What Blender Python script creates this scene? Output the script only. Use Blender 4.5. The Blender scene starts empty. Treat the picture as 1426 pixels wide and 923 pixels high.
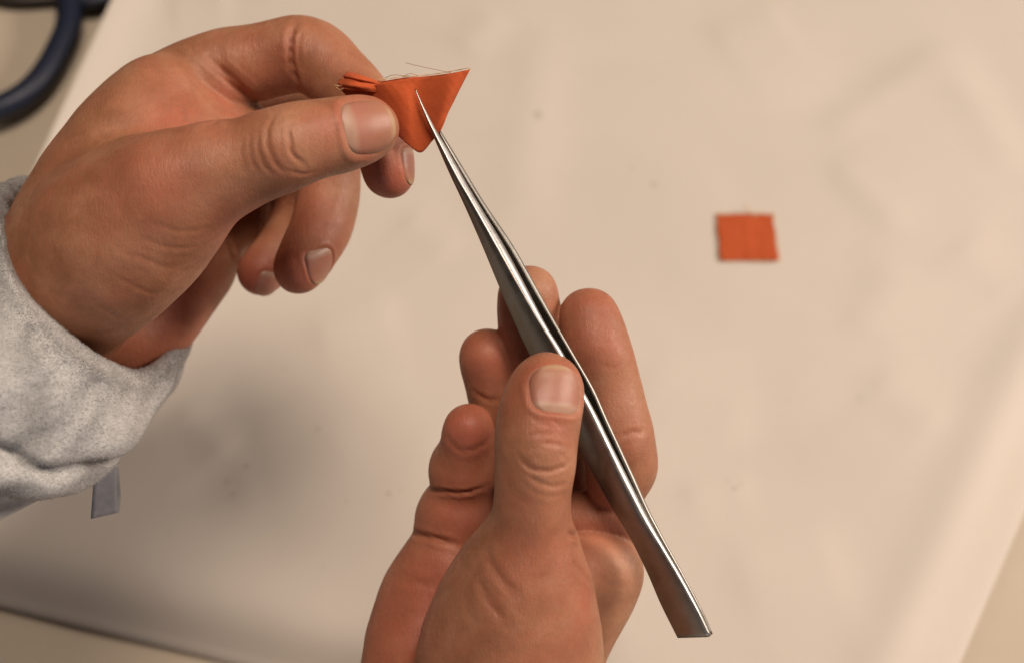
import bpy, math, random
import numpy as np
from mathutils import Vector, Matrix

random.seed(7)
rng = np.random.default_rng(7)
scene = bpy.context.scene
COL = scene.collection

# ------------------------------------------------------------------ camera
FPX, CX, CY = 1980.0, 713.0, 461.5            # focal length and centre in photograph pixels
CAM_Z = 0.462
PITCH = math.radians(60)
cam_d = bpy.data.cameras.new('camera')
cam = bpy.data.objects.new('camera', cam_d)
COL.objects.link(cam)
cam.location = (0, 0, CAM_Z)
cam.rotation_euler = (math.radians(90) - PITCH, 0, 0)
cam_d.sensor_width = 36
cam_d.lens = 50
cam_d.clip_start = 0.01
cam_d.clip_end = 20
cam_d.dof.use_dof = True
cam_d.dof.focus_distance = 0.322
cam_d.dof.aperture_fstop = 11
scene.camera = cam

# ------------------------------------------------------------------ world
world = bpy.data.worlds.new('World')
scene.world = world
world.use_nodes = True
bg = world.node_tree.nodes['Background']
bg.inputs['Color'].default_value = (1.0, 0.80, 0.62, 1)
bg.inputs['Strength'].default_value = 0.045

# ------------------------------------------------------------------ lamps
def area(name, loc, target, size, power, color, size_y=None):
    d = bpy.data.lights.new(name, 'AREA')
    d.energy = power
    d.color = color
    d.size = size
    if size_y:
        d.shape = 'RECTANGLE'
        d.size_y = size_y
    o = bpy.data.objects.new(name, d)
    COL.objects.link(o)
    o.location = loc
    v = Vector(target) - Vector(loc)
    o.rotation_euler = v.to_track_quat('-Z', 'Y').to_euler()
    return o

area('room_lamp', (0.16, 0.27, 1.45), (0.0, 0.22, 0.0), 0.42, 14.5, (1.0, 0.85, 0.71))
area('side_window', (1.70, 0.50, 1.00), (0.0, 0.22, 0.1), 0.55, 31.0, (1.0, 0.86, 0.74))
area('far_window', (1.25, 0.75, 0.42), (0.0, 0.2, 0.12), 0.6, 1.3, (0.74, 0.84, 1.0), 0.5)
area('near_window', (0.05, -0.85, 0.42), (0.0, 0.2, 0.1), 0.5, 1.0, (0.72, 0.80, 1.0), 0.4)

vs = scene.view_settings
vs.view_transform = 'Standard'
vs.look = 'None'
vs.exposure = -0.12
vs.gamma = 1.0
vs.use_curve_mapping = False
scene.cycles.use_denoising = True
scene.cycles.max_bounces = 6
scene.cycles.diffuse_bounces = 3
scene.cycles.glossy_bounces = 3
scene.cycles.transmission_bounces = 2
scene.cycles.caustics_reflective = False
scene.cycles.caustics_refractive = False

# ------------------------------------------------------------------ frames of reference
# places were measured from the photograph as (pixel x, pixel y, distance in mm) and are turned into points
FWD = np.array([0, math.cos(PITCH), -math.sin(PITCH)])
UP = np.array([0, math.sin(PITCH), math.cos(PITCH)])
RT = np.array([1.0, 0, 0])
ROT = np.stack([RT, UP, -FWD], axis=1)        # columns: camera right, up, back


def C(px, py, d):
    """measured place -> mm in a frame at the viewpoint"""
    return np.array([(px - CX) / FPX * d, -(py - CY) / FPX * d, -d])


def CW(p):
    """mm in the viewpoint frame -> world metres"""
    p = np.asarray(p, dtype=float)
    return p @ ROT.T * 0.001 + np.array([0, 0, CAM_Z])


def TP(px, py, z=0.0):
    """where the line of sight through a place meets the plane of height z"""
    r = FWD + (px - CX) / FPX * RT - (py - CY) / FPX * UP
    t = (z - CAM_Z) / r[2]
    return np.array([0, 0, CAM_Z]) + r * t


# ------------------------------------------------------------------ materials
class NT:
    def __init__(s, name):
        s.m = bpy.data.materials.new(name)
        s.m.use_nodes = True
        s.t = s.m.node_tree
        s.b = s.t.nodes['Principled BSDF']
        s.out = s.t.nodes['Material Output']

    def n(s, typ, **kw):
        nd = s.t.nodes.new(typ)
        for k, v in kw.items():
            setattr(nd, k, v)
        return nd

    def link(s, a, b):
        s.t.links.new(a, b)

    def obj(s, scale=(1, 1, 1)):
        tc = s.n('ShaderNodeTexCoord')
        mp = s.n('ShaderNodeMapping')
        mp.inputs['Scale'].default_value = scale
        s.link(tc.outputs['Object'], mp.inputs['Vector'])
        return mp.outputs['Vector']

    def noise(s, vec, scale, detail=4, rough=0.55, dist=0.0):
        nd = s.n('ShaderNodeTexNoise')
        nd.inputs['Scale'].default_value = scale
        nd.inputs['Detail'].default_value = detail
        nd.inputs['Roughness'].default_value = rough
        nd.inputs['Distortion'].default_value = dist
        s.link(vec, nd.inputs['Vector'])
        return nd.outputs['Fac']

    def ramp(s, fac, stops):
        r = s.n('ShaderNodeValToRGB')
        e = r.color_ramp.elements
        while len(e) < len(stops):
            e.new(0.5)
        for el, (p, c) in zip(e, stops):
            el.position = p
            el.color = c if len(c) == 4 else (*c, 1)
        s.link(fac, r.inputs['Fac'])
        return r.outputs['Color']

    def mix(s, fac, a, b, mode='MIX'):
        m = s.n('ShaderNodeMix', data_type='RGBA', blend_type=mode)
        for sock, v in ((m.inputs[0], fac), (m.inputs[6], a), (m.inputs[7], b)):
            if hasattr(v, 'node'):
                s.link(v, sock)
            elif isinstance(v, (int, float)):
                sock.default_value = v
            else:
                sock.default_value = (*v, 1)
        return m.outputs[2]

    def math(s, op, a, b=0.0):
        m = s.n('ShaderNodeMath', operation=op)
        for sock, v in ((m.inputs[0], a), (m.inputs[1], b)):
            if hasattr(v, 'node'):
                s.link(v, sock)
            else:
                sock.default_value = v
        return m.outputs[0]

    def bump(s, h, strength, distance, prev=None):
        b = s.n('ShaderNodeBump')
        b.inputs['Strength'].default_value = strength
        b.inputs['Distance'].default_value = distance
        s.link(h, b.inputs['Height'])
        if prev:
            s.link(prev, b.inputs['Normal'])
        return b.outputs['Normal']

    def attr(s, name):
        a = s.n('ShaderNodeAttribute', attribute_name=name)
        return a.outputs['Fac']


def skin_material():
    t = NT('skin')
    v = t.obj()
    blotch = t.noise(v, 110, 3, 0.6, 0.4)
    fine = t.noise(v, 700, 4, 0.65)
    base = t.ramp(blotch, [(0.32, (0.29, 0.118, 0.058)), (0.50, (0.37, 0.158, 0.083)), (0.70, (0.43, 0.20, 0.112))])
    base = t.mix(t.ramp(t.noise(v, 48, 3, 0.6, 0.8), [(0.45, (0, 0, 0)), (0.72, (0.5, 0.5, 0.5))]), base, (0.42, 0.125, 0.075))
    base = t.mix(t.math('MINIMUM', t.math('MULTIPLY', t.attr('flush'), 1.15), 0.95), base, (0.45, 0.115, 0.070))
    base = t.mix(t.math('MULTIPLY', t.attr('pale'), 0.8), base, (0.48, 0.28, 0.165))
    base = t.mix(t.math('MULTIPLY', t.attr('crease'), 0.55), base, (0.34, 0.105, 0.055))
    base = t.mix(t.ramp(fine, [(0.35, (0, 0, 0)), (0.75, (0.30, 0.30, 0.30))]), base, (0.25, 0.10, 0.055))
    t.link(base, t.b.inputs['Base Color'])
    t.b.inputs['Subsurface Weight'].default_value = 0.32
    t.b.inputs['Subsurface Radius'].default_value = (1.0, 0.32, 0.16)
    t.b.inputs['Subsurface Scale'].default_value = 0.0022
    rough = t.ramp(fine, [(0.3, (0.42, 0.42, 0.42)), (0.7, (0.60, 0.60, 0.60))])
    t.link(rough, t.b.inputs['Roughness'])
    t.b.inputs['Specular IOR Level'].default_value = 0.38
    # fine furrows of the skin: small cells, stretched, plus soft unevenness
    vo = t.n('ShaderNodeTexVoronoi', feature='DISTANCE_TO_EDGE')
    vo.inputs['Scale'].default_value = 1500
    warp = t.n('ShaderNodeVectorMath', operation='MULTIPLY_ADD')
    nz = t.n('ShaderNodeTexNoise')
    nz.inputs['Scale'].default_value = 300
    t.link(v, nz.inputs['Vector'])
    t.link(nz.outputs['Color'], warp.inputs[0])
    warp.inputs[1].default_value = (0.0016, 0.0016, 0.0016)
    t.link(t.obj((1.0, 0.55, 0.75)), warp.inputs[2])
    t.link(warp.outputs[0], vo.inputs['Vector'])
    cells = t.ramp(vo.outputs['Distance'], [(0.0, (0, 0, 0)), (0.16, (1, 1, 1))])
    lines = t.noise(t.obj((1.0, 0.28, 0.4)), 1300, 3, 0.6, 0.6)
    b = t.bump(cells, 0.40, 0.00006)
    b = t.bump(lines, 0.75, 0.00015, b)
    b = t.bump(t.noise(v, 420, 4, 0.6), 0.25, 0.00015, b)
    t.link(b, t.b.inputs['Normal'])
    return t.m


def nail_material():
    t = NT('fingernail')
    along = t.attr('along')
    across = t.attr('across')
    col = t.ramp(along, [(0.0, (0.46, 0.28, 0.20)), (0.18, (0.45, 0.265, 0.185)), (0.28, (0.40, 0.165, 0.112)),
                         (0.62, (0.385, 0.165, 0.105)), (0.86, (0.40, 0.185, 0.115)), (0.93, (0.46, 0.28, 0.16)), (1.0, (0.48, 0.31, 0.18))])
    col = t.mix(t.math('MULTIPLY', t.noise(t.obj(), 500, 3), 0.25), col, (0.36, 0.14, 0.09))
    t.link(col, t.b.inputs['Base Color'])
    t.b.inputs['Roughness'].default_value = 0.40
    t.b.inputs['Specular IOR Level'].default_value = 0.45
    t.b.inputs['Subsurface Weight'].default_value = 0.2
    t.b.inputs['Subsurface Radius'].default_value = (1.0, 0.4, 0.25)
    t.b.inputs['Subsurface Scale'].default_value = 0.001
    w = t.n('ShaderNodeTexWave', wave_type='BANDS', bands_direction='X')
    w.inputs['Scale'].default_value = 9
    w.inputs['Distortion'].default_value = 3
    cx = t.n('ShaderNodeCombineXYZ')
    t.link(across, cx.inputs[0])
    t.link(t.math('MULTIPLY', along, 0.1), cx.inputs[1])
    t.link(cx.outputs[0], w.inputs['Vector'])
    b = t.bump(w.outputs['Fac'], 0.14, 0.00008)
    b = t.bump(t.noise(t.obj(), 350, 3), 0.5, 0.00018, b)
    t.link(b, t.b.inputs['Normal'])
    return t.m


def steel_material():
    t = NT('brushed_steel')
    v = t.obj()
    sm = t.noise(v, 130, 4, 0.65, 1.2)
    fine = t.noise(v, 2600, 3, 0.7)
    col = t.ramp(sm, [(0.30, (0.25, 0.228, 0.20)), (0.55, (0.29, 0.268, 0.24)), (0.80, (0.35, 0.33, 0.30))])
    t.link(col, t.b.inputs['Base Color'])
    t.b.inputs['Metallic'].default_value = 1.0
    t.link(t.ramp(sm, [(0.3, (0.36, 0.36, 0.36)), (0.7, (0.46, 0.46, 0.46))]), t.b.inputs['Roughness'])
    t.link(t.bump(fine, 0.35, 0.00002), t.b.inputs['Normal'])
    return t.m


def polished_material():
    t = NT('polished_steel')
    t.b.inputs['Base Color'].default_value = (0.50, 0.47, 0.44, 1)
    t.b.inputs['Metallic'].default_value = 1.0
    v = t.obj()
    t.link(t.ramp(t.noise(v, 400, 4), [(0.3, (0.30, 0.30, 0.30)), (0.7, (0.42, 0.42, 0.42))]), t.b.inputs['Roughness'])
    t.link(t.bump(t.noise(v, 1800, 3), 0.3, 0.00003), t.b.inputs['Normal'])
    return t.m


def woven_material(name, c1, c2, weave=3200, angle=0.0, fuzz=0.35):
    t = NT(name)
    tc = t.n('ShaderNodeTexCoord')
    mp = t.n('ShaderNodeMapping')
    mp.inputs['Rotation'].default_value = (0, 0, angle)
    t.link(tc.outputs['UV'], mp.inputs['Vector'])
    ws = []
    for dr in ('X', 'Y'):
        w = t.n('ShaderNodeTexWave', wave_type='BANDS', bands_direction=dr)
        w.inputs['Scale'].default_value = weave
        w.inputs['Distortion'].default_value = 0.6
        t.link(mp.outputs[0], w.inputs['Vector'])
        ws.append(w.outputs['Fac'])
    wv = t.math('MULTIPLY', ws[0], ws[1])
    v = t.obj()
    n = t.noise(v, 160, 4, 0.6)
    col = t.ramp(n, [(0.3, c1), (0.7, c2)])
    col = t.mix(t.math('MULTIPLY', wv, 0.22), col, tuple(min(1, x * 1.5) for x in c2))
    t.link(col, t.b.inputs['Base Color'])
    t.b.inputs['Roughness'].default_value = 0.85
    t.b.inputs['Specular IOR Level'].default_value = 0.06
    t.b.inputs['Sheen Weight'].default_value = fuzz
    t.b.inputs['Sheen Roughness'].default_value = 0.5
    b = t.bump(wv, 0.4, 0.00003)
    b = t.bump(t.noise(v, 1500, 3, 0.7), 0.5, 0.00015, b)
    b = t.bump(t.noise(v, 190, 4, 0.55), 0.6, 0.0005, b)
    t.link(b, t.b.inputs['Normal'])
    return t.m


def sheet_material(name, c1, c2, specks=True):
    t = NT(name)
    v = t.obj()
    n = t.noise(v, 9, 5, 0.6, 0.5)
    col = t.ramp(n, [(0.3, c1), (0.7, c2)])
    if specks:
        s = t.n('ShaderNodeTexVoronoi')
        s.inputs['Scale'].default_value = 34
        t.link(v, s.inputs['Vector'])
        m = t.noise(v, 21, 2)
        k = t.math('MULTIPLY', t.ramp(s.outputs['Distance'], [(0.03, (1, 1, 1)), (0.10, (0, 0, 0))]),
                   t.ramp(m, [(0.55, (0, 0, 0)), (0.62, (0.5, 0.5, 0.5))]))
        col = t.mix(k, col, (0.25, 0.20, 0.15))
        g = t.noise(v, 55, 5, 0.7, 1.0)
        col = t.mix(t.ramp(g, [(0.62, (0, 0, 0)), (0.82, (0.10, 0.10, 0.10))]), col, (0.42, 0.34, 0.26))
    t.link(col, t.b.inputs['Base Color'])
    t.b.inputs['Roughness'].default_value = 0.7
    t.b.inputs['Specular IOR Level'].default_value = 0.3
    b = t.bump(t.noise(v, 1400, 3, 0.7), 0.25, 0.0001)
    t.link(b, t.b.inputs['Normal'])
    return t.m


def simple_material(name, col, rough=0.6, metal=0.0, bump_scale=600, bump=0.2, sheen=0.0, spec=0.4):
    t = NT(name)
    v = t.obj()
    n = t.noise(v, bump_scale * 0.3, 4, 0.6)
    t.link(t.ramp(n, [(0.3, tuple(x * 0.85 for x in col)), (0.7, tuple(min(1, x * 1.1) for x in col))]), t.b.inputs['Base Color'])
    t.b.inputs['Roughness'].default_value = rough
    t.b.inputs['Metallic'].default_value = metal
    t.b.inputs['Sheen Weight'].default_value = sheen
    t.b.inputs['Specular IOR Level'].default_value = spec
    t.link(t.bump(t.noise(v, bump_scale, 3), bump, 0.0002), t.b.inputs['Normal'])
    return t.m


M_SKIN = skin_material()
M_NAIL = nail_material()
M_STEEL = steel_material()
M_POLISH = polished_material()
M_ORANGE = woven_material('orange_cotton', (0.45, 0.083, 0.026), (0.51, 0.100, 0.034), weave=60, fuzz=0.08)
M_RAW = simple_material('raw_cotton_edge', (0.75, 0.50, 0.28), 0.9, spec=0.1)
M_SHEET = sheet_material('cream_paper', (0.615, 0.54, 0.468), (0.665, 0.587, 0.51))
M_CLOTH = sheet_material('cream_tablecloth', (0.52, 0.43, 0.33), (0.58, 0.49, 0.38), False)
M_FLEECE = simple_material('white_fleece', (0.47, 0.455, 0.445), 0.95, bump_scale=1100, bump=0.7, sheen=0.4, spec=0.1)
def fibre_material():
    t = NT('fleece_fibres')
    v = t.obj()
    d = t.n('ShaderNodeBsdfDiffuse')
    tr = t.n('ShaderNodeBsdfTranslucent')
    c = t.ramp(t.noise(v, 90, 4, 0.6), [(0.3, (0.50, 0.485, 0.475)), (0.7, (0.56, 0.545, 0.535))])
    t.link(c, d.inputs['Color'])
    t.link(c, tr.inputs['Color'])
    m = t.n('ShaderNodeMixShader')
    m.inputs[0].default_value = 0.5
    t.link(d.outputs[0], m.inputs[1])
    t.link(tr.outputs[0], m.inputs[2])
    t.link(m.outputs[0], t.out.inputs['Surface'])
    return t.m


M_FIBRE = fibre_material()
M_TAB = simple_material('grey_ribbon', (0.25, 0.245, 0.26), 0.8, bump_scale=2500, sheen=0.3, spec=0.2)
M_NAVY = simple_material('navy_plastic', (0.012, 0.016, 0.035), 0.45, bump_scale=200, bump=0.1)
M_BLADE = simple_material('dark_blade_steel', (0.16, 0.14, 0.13), 0.4, 1.0)
M_THREAD = simple_material('brown_thread', (0.35, 0.17, 0.07), 0.8, spec=0.2)
M_LINT = simple_material('dark_lint', (0.10, 0.11, 0.13), 0.9, spec=0.1)


# ------------------------------------------------------------------ mesh helpers
def props(o, label=None, cat=None, group=None, kind=None):
    if label: o['label'] = label
    if cat: o['category'] = cat
    if group: o['group'] = group
    if kind: o['kind'] = kind
    return o


def make_obj(name, verts, faces, mat, parent=None, origin=None, smooth=True, attrs=None, uv=None):
    """verts are world metres; the object's origin goes to `origin`"""
    verts = np.asarray(verts, dtype=np.float64)
    if origin is None:
        origin = np.array([verts[:, 0].mean(), verts[:, 1].mean(), verts[:, 2].min()])
    origin = np.asarray(origin, dtype=float)
    me = bpy.data.meshes.new(name)
    lv = verts - origin
    if isinstance(faces, np.ndarray):
        nf, k = faces.shape
        me.vertices.add(len(lv))
        me.vertices.foreach_set('co', lv.astype(np.float32).ravel())
        me.loops.add(nf * k)
        me.loops.foreach_set('vertex_index', faces.astype(np.int32).ravel())
        me.polygons.add(nf)
        me.polygons.foreach_set('loop_start', np.arange(nf, dtype=np.int32) * k)
        me.polygons.foreach_set('loop_total', np.full(nf, k, dtype=np.int32))
        me.update(calc_edges=True)
    else:
        me.from_pydata([tuple(v) for v in lv], [], [tuple(f) for f in faces])
        me.update()
    if smooth:
        me.polygons.foreach_set('use_smooth', np.ones(len(me.polygons), dtype=bool))
    if attrs:
        for k_, a in attrs.items():
            at = me.attributes.new(k_, 'FLOAT', 'POINT')
            at.data.foreach_set('value', np.asarray(a, dtype=np.float32))
    if uv is not None:
        ul = me.uv_layers.new(name='UVMap')
        li = np.zeros(len(me.loops), dtype=np.int32)
        me.loops.foreach_get('vertex_index', li)
        ul.data.foreach_set('uv', np.asarray(uv, dtype=np.float32)[li].ravel())
    me.materials.append(mat)
    o = bpy.data.objects.new(name, me)
    COL.objects.link(o)
    if parent is not None:
        o.parent = parent
        o.location = Vector(origin) - world_loc(parent)
    else:
        o.location = origin
    return o


def world_loc(o):
    v = Vector((0, 0, 0))
    while o is not None:
        v += o.location
        o = o.parent
    return v


def grid_faces(nu, nv, wrap_v=False):
    i, j = np.meshgrid(np.arange(nu - 1), np.arange(nv if wrap_v else nv - 1), indexing='ij')
    a = i * nv + j
    b = i * nv + (j + 1) % nv
    c = (i + 1) * nv + (j + 1) % nv
    d = (i + 1) * nv + j
    return np.stack([a, d, c, b], -1).reshape(-1, 4)


def catmull(P, n, closed=False):
    """P (k, c) -> smooth samples, n per span"""
    P = np.asarray(P, dtype=float)
    k = len(P)
    out = []
    spans = k if closed else k - 1
    for i in range(spans):
        if closed:
            p0, p1, p2, p3 = P[(i - 1) % k], P[i], P[(i + 1) % k], P[(i + 2) % k]
        else:
            p1, p2 = P[i], P[i + 1]
            p0 = P[i - 1] if i > 0 else 2 * p1 - p2
            p3 = P[i + 2] if i + 2 < k else 2 * p2 - p1
        t = np.linspace(0, 1, n, endpoint=False)[:, None]
        out.append(0.5 * ((2 * p1) + (-p0 + p2) * t + (2 * p0 - 5 * p1 + 4 * p2 - p3) * t ** 2 + (-p0 + 3 * p1 - 3 * p2 + p3) * t ** 3))
    if not closed:
        out.append(P[-1:])
    return np.concatenate(out, 0)


def tube(path, radius, n=8):
    """path (k,3) world, radius scalar or (k,) -> verts, faces (closed ends)"""
    path = np.asarray(path, dtype=float)
    k = len(path)
    r = np.full(k, radius) if np.isscalar(radius) else np.asarray(radius)
    tan = np.gradient(path, axis=0)
    tan /= np.linalg.norm(tan, axis=1, keepdims=True) + 1e-12
    ref = np.array([0, 0, 1.0]) if abs(tan[0][2]) < 0.9 else np.array([1.0, 0, 0])
    vs_ = []
    for i in range(k):
        a = np.cross(tan[i], ref)
        a /= np.linalg.norm(a)
        b = np.cross(tan[i], a)
        ref = np.cross(a, tan[i])
        th = np.arange(n) / n * 2 * math.pi
        vs_.append(path[i] + r[i] * (np.cos(th)[:, None] * a + np.sin(th)[:, None] * b))
    V = np.concatenate(vs_, 0)
    F = [tuple(f) for f in grid_faces(k, n, True)]
    F.append(tuple(range(n)))
    F.append(tuple(range((k - 1) * n, k * n))[::-1])
    return V, F


# ------------------------------------------------------------------ smooth flesh: distance field -> one continuous skin
class Field:
    def __init__(s, lo, hi, h):
        s.lo = np.array(lo, dtype=np.float32)
        s.h = h
        s.n = np.ceil((np.array(hi) - lo) / h).astype(int) + 1
        s.ax = [s.lo[a] + h * np.arange(s.n[a], dtype=np.float32) for a in range(3)]

    def new(s):
        return np.full(s.n, 30.0, dtype=np.float32)

    def chain(s, F, pts, k=0.8, sub=4, flat=None, n=None):
        """pts: measured (px,py,d,r_px); smooth chain of round cones joined into F"""
        P = np.array([[*C(p[0], p[1], p[2]), p[3] * p[2] / FPX] for p in pts])
        if len(P) > 1:
            P = catmull(P, sub)
        for i in range(max(1, len(P) - 1)):
            a = P[i]
            b = P[min(i + 1, len(P) - 1)]
            s.cone(F, a[:3], b[:3], a[3], b[3], k, flat, n)

    def cone(s, F, a, b, ra, rb, k, flat=None, nrm=None):
        rm = max(ra, rb) + k + 3.0
        lo = np.minimum(a, b) - rm
        hi = np.maximum(a, b) + rm
        i0 = np.clip(np.floor((lo - s.lo) / s.h).astype(int), 0, s.n)
        i1 = np.clip(np.ceil((hi - s.lo) / s.h).astype(int) + 1, 0, s.n)
        if np.any(i1 <= i0):
            return
        sl = tuple(slice(i0[c], i1[c]) for c in range(3))
        X = s.ax[0][sl[0]][:, None, None] - np.float32(a[0])
        Y = s.ax[1][sl[1]][None, :, None] - np.float32(a[1])
        Z = s.ax[2][sl[2]][None, None, :] - np.float32(a[2])
        d = (b - a).astype(np.float32)
        L2 = float(d @ d)
        if L2 > 1e-9:
            t = np.clip((X * d[0] + Y * d[1] + Z * d[2]) / np.float32(L2), 0, 1)
        else:
            t = np.float32(0)
        qx, qy, qz = X - t * d[0], Y - t * d[1], Z - t * d[2]
        q2 = qx * qx + qy * qy + qz * qz
        if flat:
            nn = np.asarray(nrm, dtype=np.float32)
            nn = nn / np.linalg.norm(nn)
            qn = qx * nn[0] + qy * nn[1] + qz * nn[2]
            q2 = q2 + np.float32(1 / flat ** 2 - 1) * qn * qn
        D = np.sqrt(q2) - (np.float32(ra) + np.float32(rb - ra) * t)
        G = F[sl]
        hh = np.maximum(np.float32(k) - np.abs(G - D), 0) / np.float32(k)
        F[sl] = np.minimum(G, D) - hh * hh * np.float32(k * 0.25)

    @staticmethod
    def smin(A, B, k):
        hh = np.maximum(np.float32(k) - np.abs(A - B), 0) / np.float32(k)
        return np.minimum(A, B) - hh * hh * np.float32(k * 0.25)

    def sample(s, F, P):
        g = (np.asarray(P) - s.lo) / s.h
        g = np.clip(g, 0, s.n - 1.001)
        i = g.astype(int)
        f = g - i
        out = 0
        for dx in (0, 1):
            for dy in (0, 1):
                for dz in (0, 1):
                    w = (f[..., 0] if dx else 1 - f[..., 0]) * (f[..., 1] if dy else 1 - f[..., 1]) * (f[..., 2] if dz else 1 - f[..., 2])
                    out = out + w * F[i[..., 0] + dx, i[..., 1] + dy, i[..., 2] + dz]
        return out

    def grad(s, F, P):
        P = np.asarray(P, dtype=float)
        e = s.h
        g = np.stack([s.sample(F, P + np.eye(3)[a] * e) - s.sample(F, P - np.eye(3)[a] * e) for a in range(3)], -1)
        return g / (np.linalg.norm(g, axis=-1, keepdims=True) + 1e-9)

    def hit(s, F, px, py, d0=270, d1=420):
        """nearest skin point on the line of sight"""
        ds = np.arange(d0, d1, 0.25)
        P = np.stack([C(px, py, d) for d in ds])
        lo_ok = np.all((P > s.lo + 1) & (P < s.lo + (s.n - 2) * s.h), axis=1)
        f = np.where(lo_ok, s.sample(F, P), 9.0)
        idx = np.argmax(f < 0)
        if f[idx] >= 0:
            idx = int(np.argmin(f))
        return P[idx]

    def mesh(s, F):
        S = F < 0
        n = s.n
        cnt = np.zeros(n - 1, dtype=np.int8)
        for dx in (0, 1):
            for dy in (0, 1):
                for dz in (0, 1):
                    cnt += S[dx:n[0] - 1 + dx, dy:n[1] - 1 + dy, dz:n[2] - 1 + dz]
        act = np.argwhere((cnt > 0) & (cnt < 8))
        vid = np.full(n - 1, -1, dtype=np.int32)
        vid[act[:, 0], act[:, 1], act[:, 2]] = np.arange(len(act))
        acc = np.zeros((len(act), 3))
        num = np.zeros(len(act))
        corners = [(x, y, z) for x in (0, 1) for y in (0, 1) for z in (0, 1)]
        fv = {c: F[act[:, 0] + c[0], act[:, 1] + c[1], act[:, 2] + c[2]].astype(np.float64) for c in corners}
        for c in corners:
            for a in range(3):
                if c[a] == 0:
                    e = list(c)
                    e[a] = 1
                    e = tuple(e)
                    f0, f1 = fv[c], fv[e]
                    m = (f0 < 0) != (f1 < 0)
                    t = np.where(m, f0 / np.where(m, f0 - f1, 1), 0)
                    p = np.array(c, dtype=float)[None, :].repeat(len(act), 0)
                    p[:, a] += t
                    acc += p * m[:, None]
                    num += m
        V = (act + acc / num[:, None]) * s.h + s.lo
        faces = []
        for a in range(3):
            b, c = (a + 1) % 3, (a + 2) % 3
            sl0 = [slice(None)] * 3
            sl1 = [slice(None)] * 3
            sl0[a] = slice(0, n[a] - 1)
            sl1[a] = slice(1, n[a])
            A, B = S[tuple(sl0)], S[tuple(sl1)]
            e = np.argwhere(A != B)
            ok = (e[:, b] > 0) & (e[:, c] > 0) & (e[:, b] < n[b] - 1) & (e[:, c] < n[c] - 1)
            e = e[ok]
            inside = A[e[:, 0], e[:, 1], e[:, 2]]
            def cell(db, dc):
                q = e.copy()
                q[:, b] -= db
                q[:, c] -= dc
                return vid[q[:, 0], q[:, 1], q[:, 2]]
            q = np.stack([cell(1, 1), cell(0, 1), cell(0, 0), cell(1, 0)], -1)
            q[~inside] = q[~inside][:, ::-1]
            faces.append(q)
        return V, np.concatenate(faces, 0)


def largest(V, Fc):
    lab = np.arange(len(V))
    while True:
        m = lab[Fc].min(1)
        new = lab.copy()
        for i in range(4):
            np.minimum.at(new, Fc[:, i], m)
        new = new[new]
        if np.array_equal(new, lab):
            break
        lab = new
    ids, cnt = np.unique(lab, return_counts=True)
    keep = lab == ids[np.argmax(cnt)]
    idx = np.cumsum(keep) - 1
    return V[keep], idx[Fc[keep[Fc[:, 0]]]]


def vertex_normals(V, Fc):
    a, b, c, d = (V[Fc[:, i]] for i in range(4))
    fn = np.cross(c - a, d - b)
    N = np.zeros_like(V)
    for i in range(4):
        for ax in range(3):
            N[:, ax] += np.bincount(Fc[:, i], fn[:, ax], minlength=len(V))
    return N / (np.linalg.norm(N, axis=1, keepdims=True) + 1e-12)


def relax(V, Fc, it, lam=0.5):
    E = np.concatenate([Fc[:, [0, 1]], Fc[:, [1, 2]], Fc[:, [2, 3]], Fc[:, [3, 0]]], 0)
    E = np.concatenate([E, E[:, ::-1]], 0)
    deg = np.bincount(E[:, 0], minlength=len(V))[:, None]
    for _ in range(it):
        S = np.stack([np.bincount(E[:, 0], V[E[:, 1], a], minlength=len(V)) for a in range(3)], -1)
        V = V * (1 - lam) + lam * S / np.maximum(deg, 1)
    return V


def dist_polyline(P, L):
    best = np.full(len(P), 1e9)
    for i in range(len(L) - 1):
        a, b = L[i], L[i + 1]
        d = b - a
        t = np.clip(((P - a) @ d) / (d @ d + 1e-9), 0, 1)
        q = P - a - t[:, None] * d
        best = np.minimum(best, (q * q).sum(1))
    return np.sqrt(best)


def near(P, L, r):
    lo = L.min(0) - r
    hi = L.max(0) + r
    return np.where(np.all((P > lo) & (P < hi), axis=1))[0]


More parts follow.
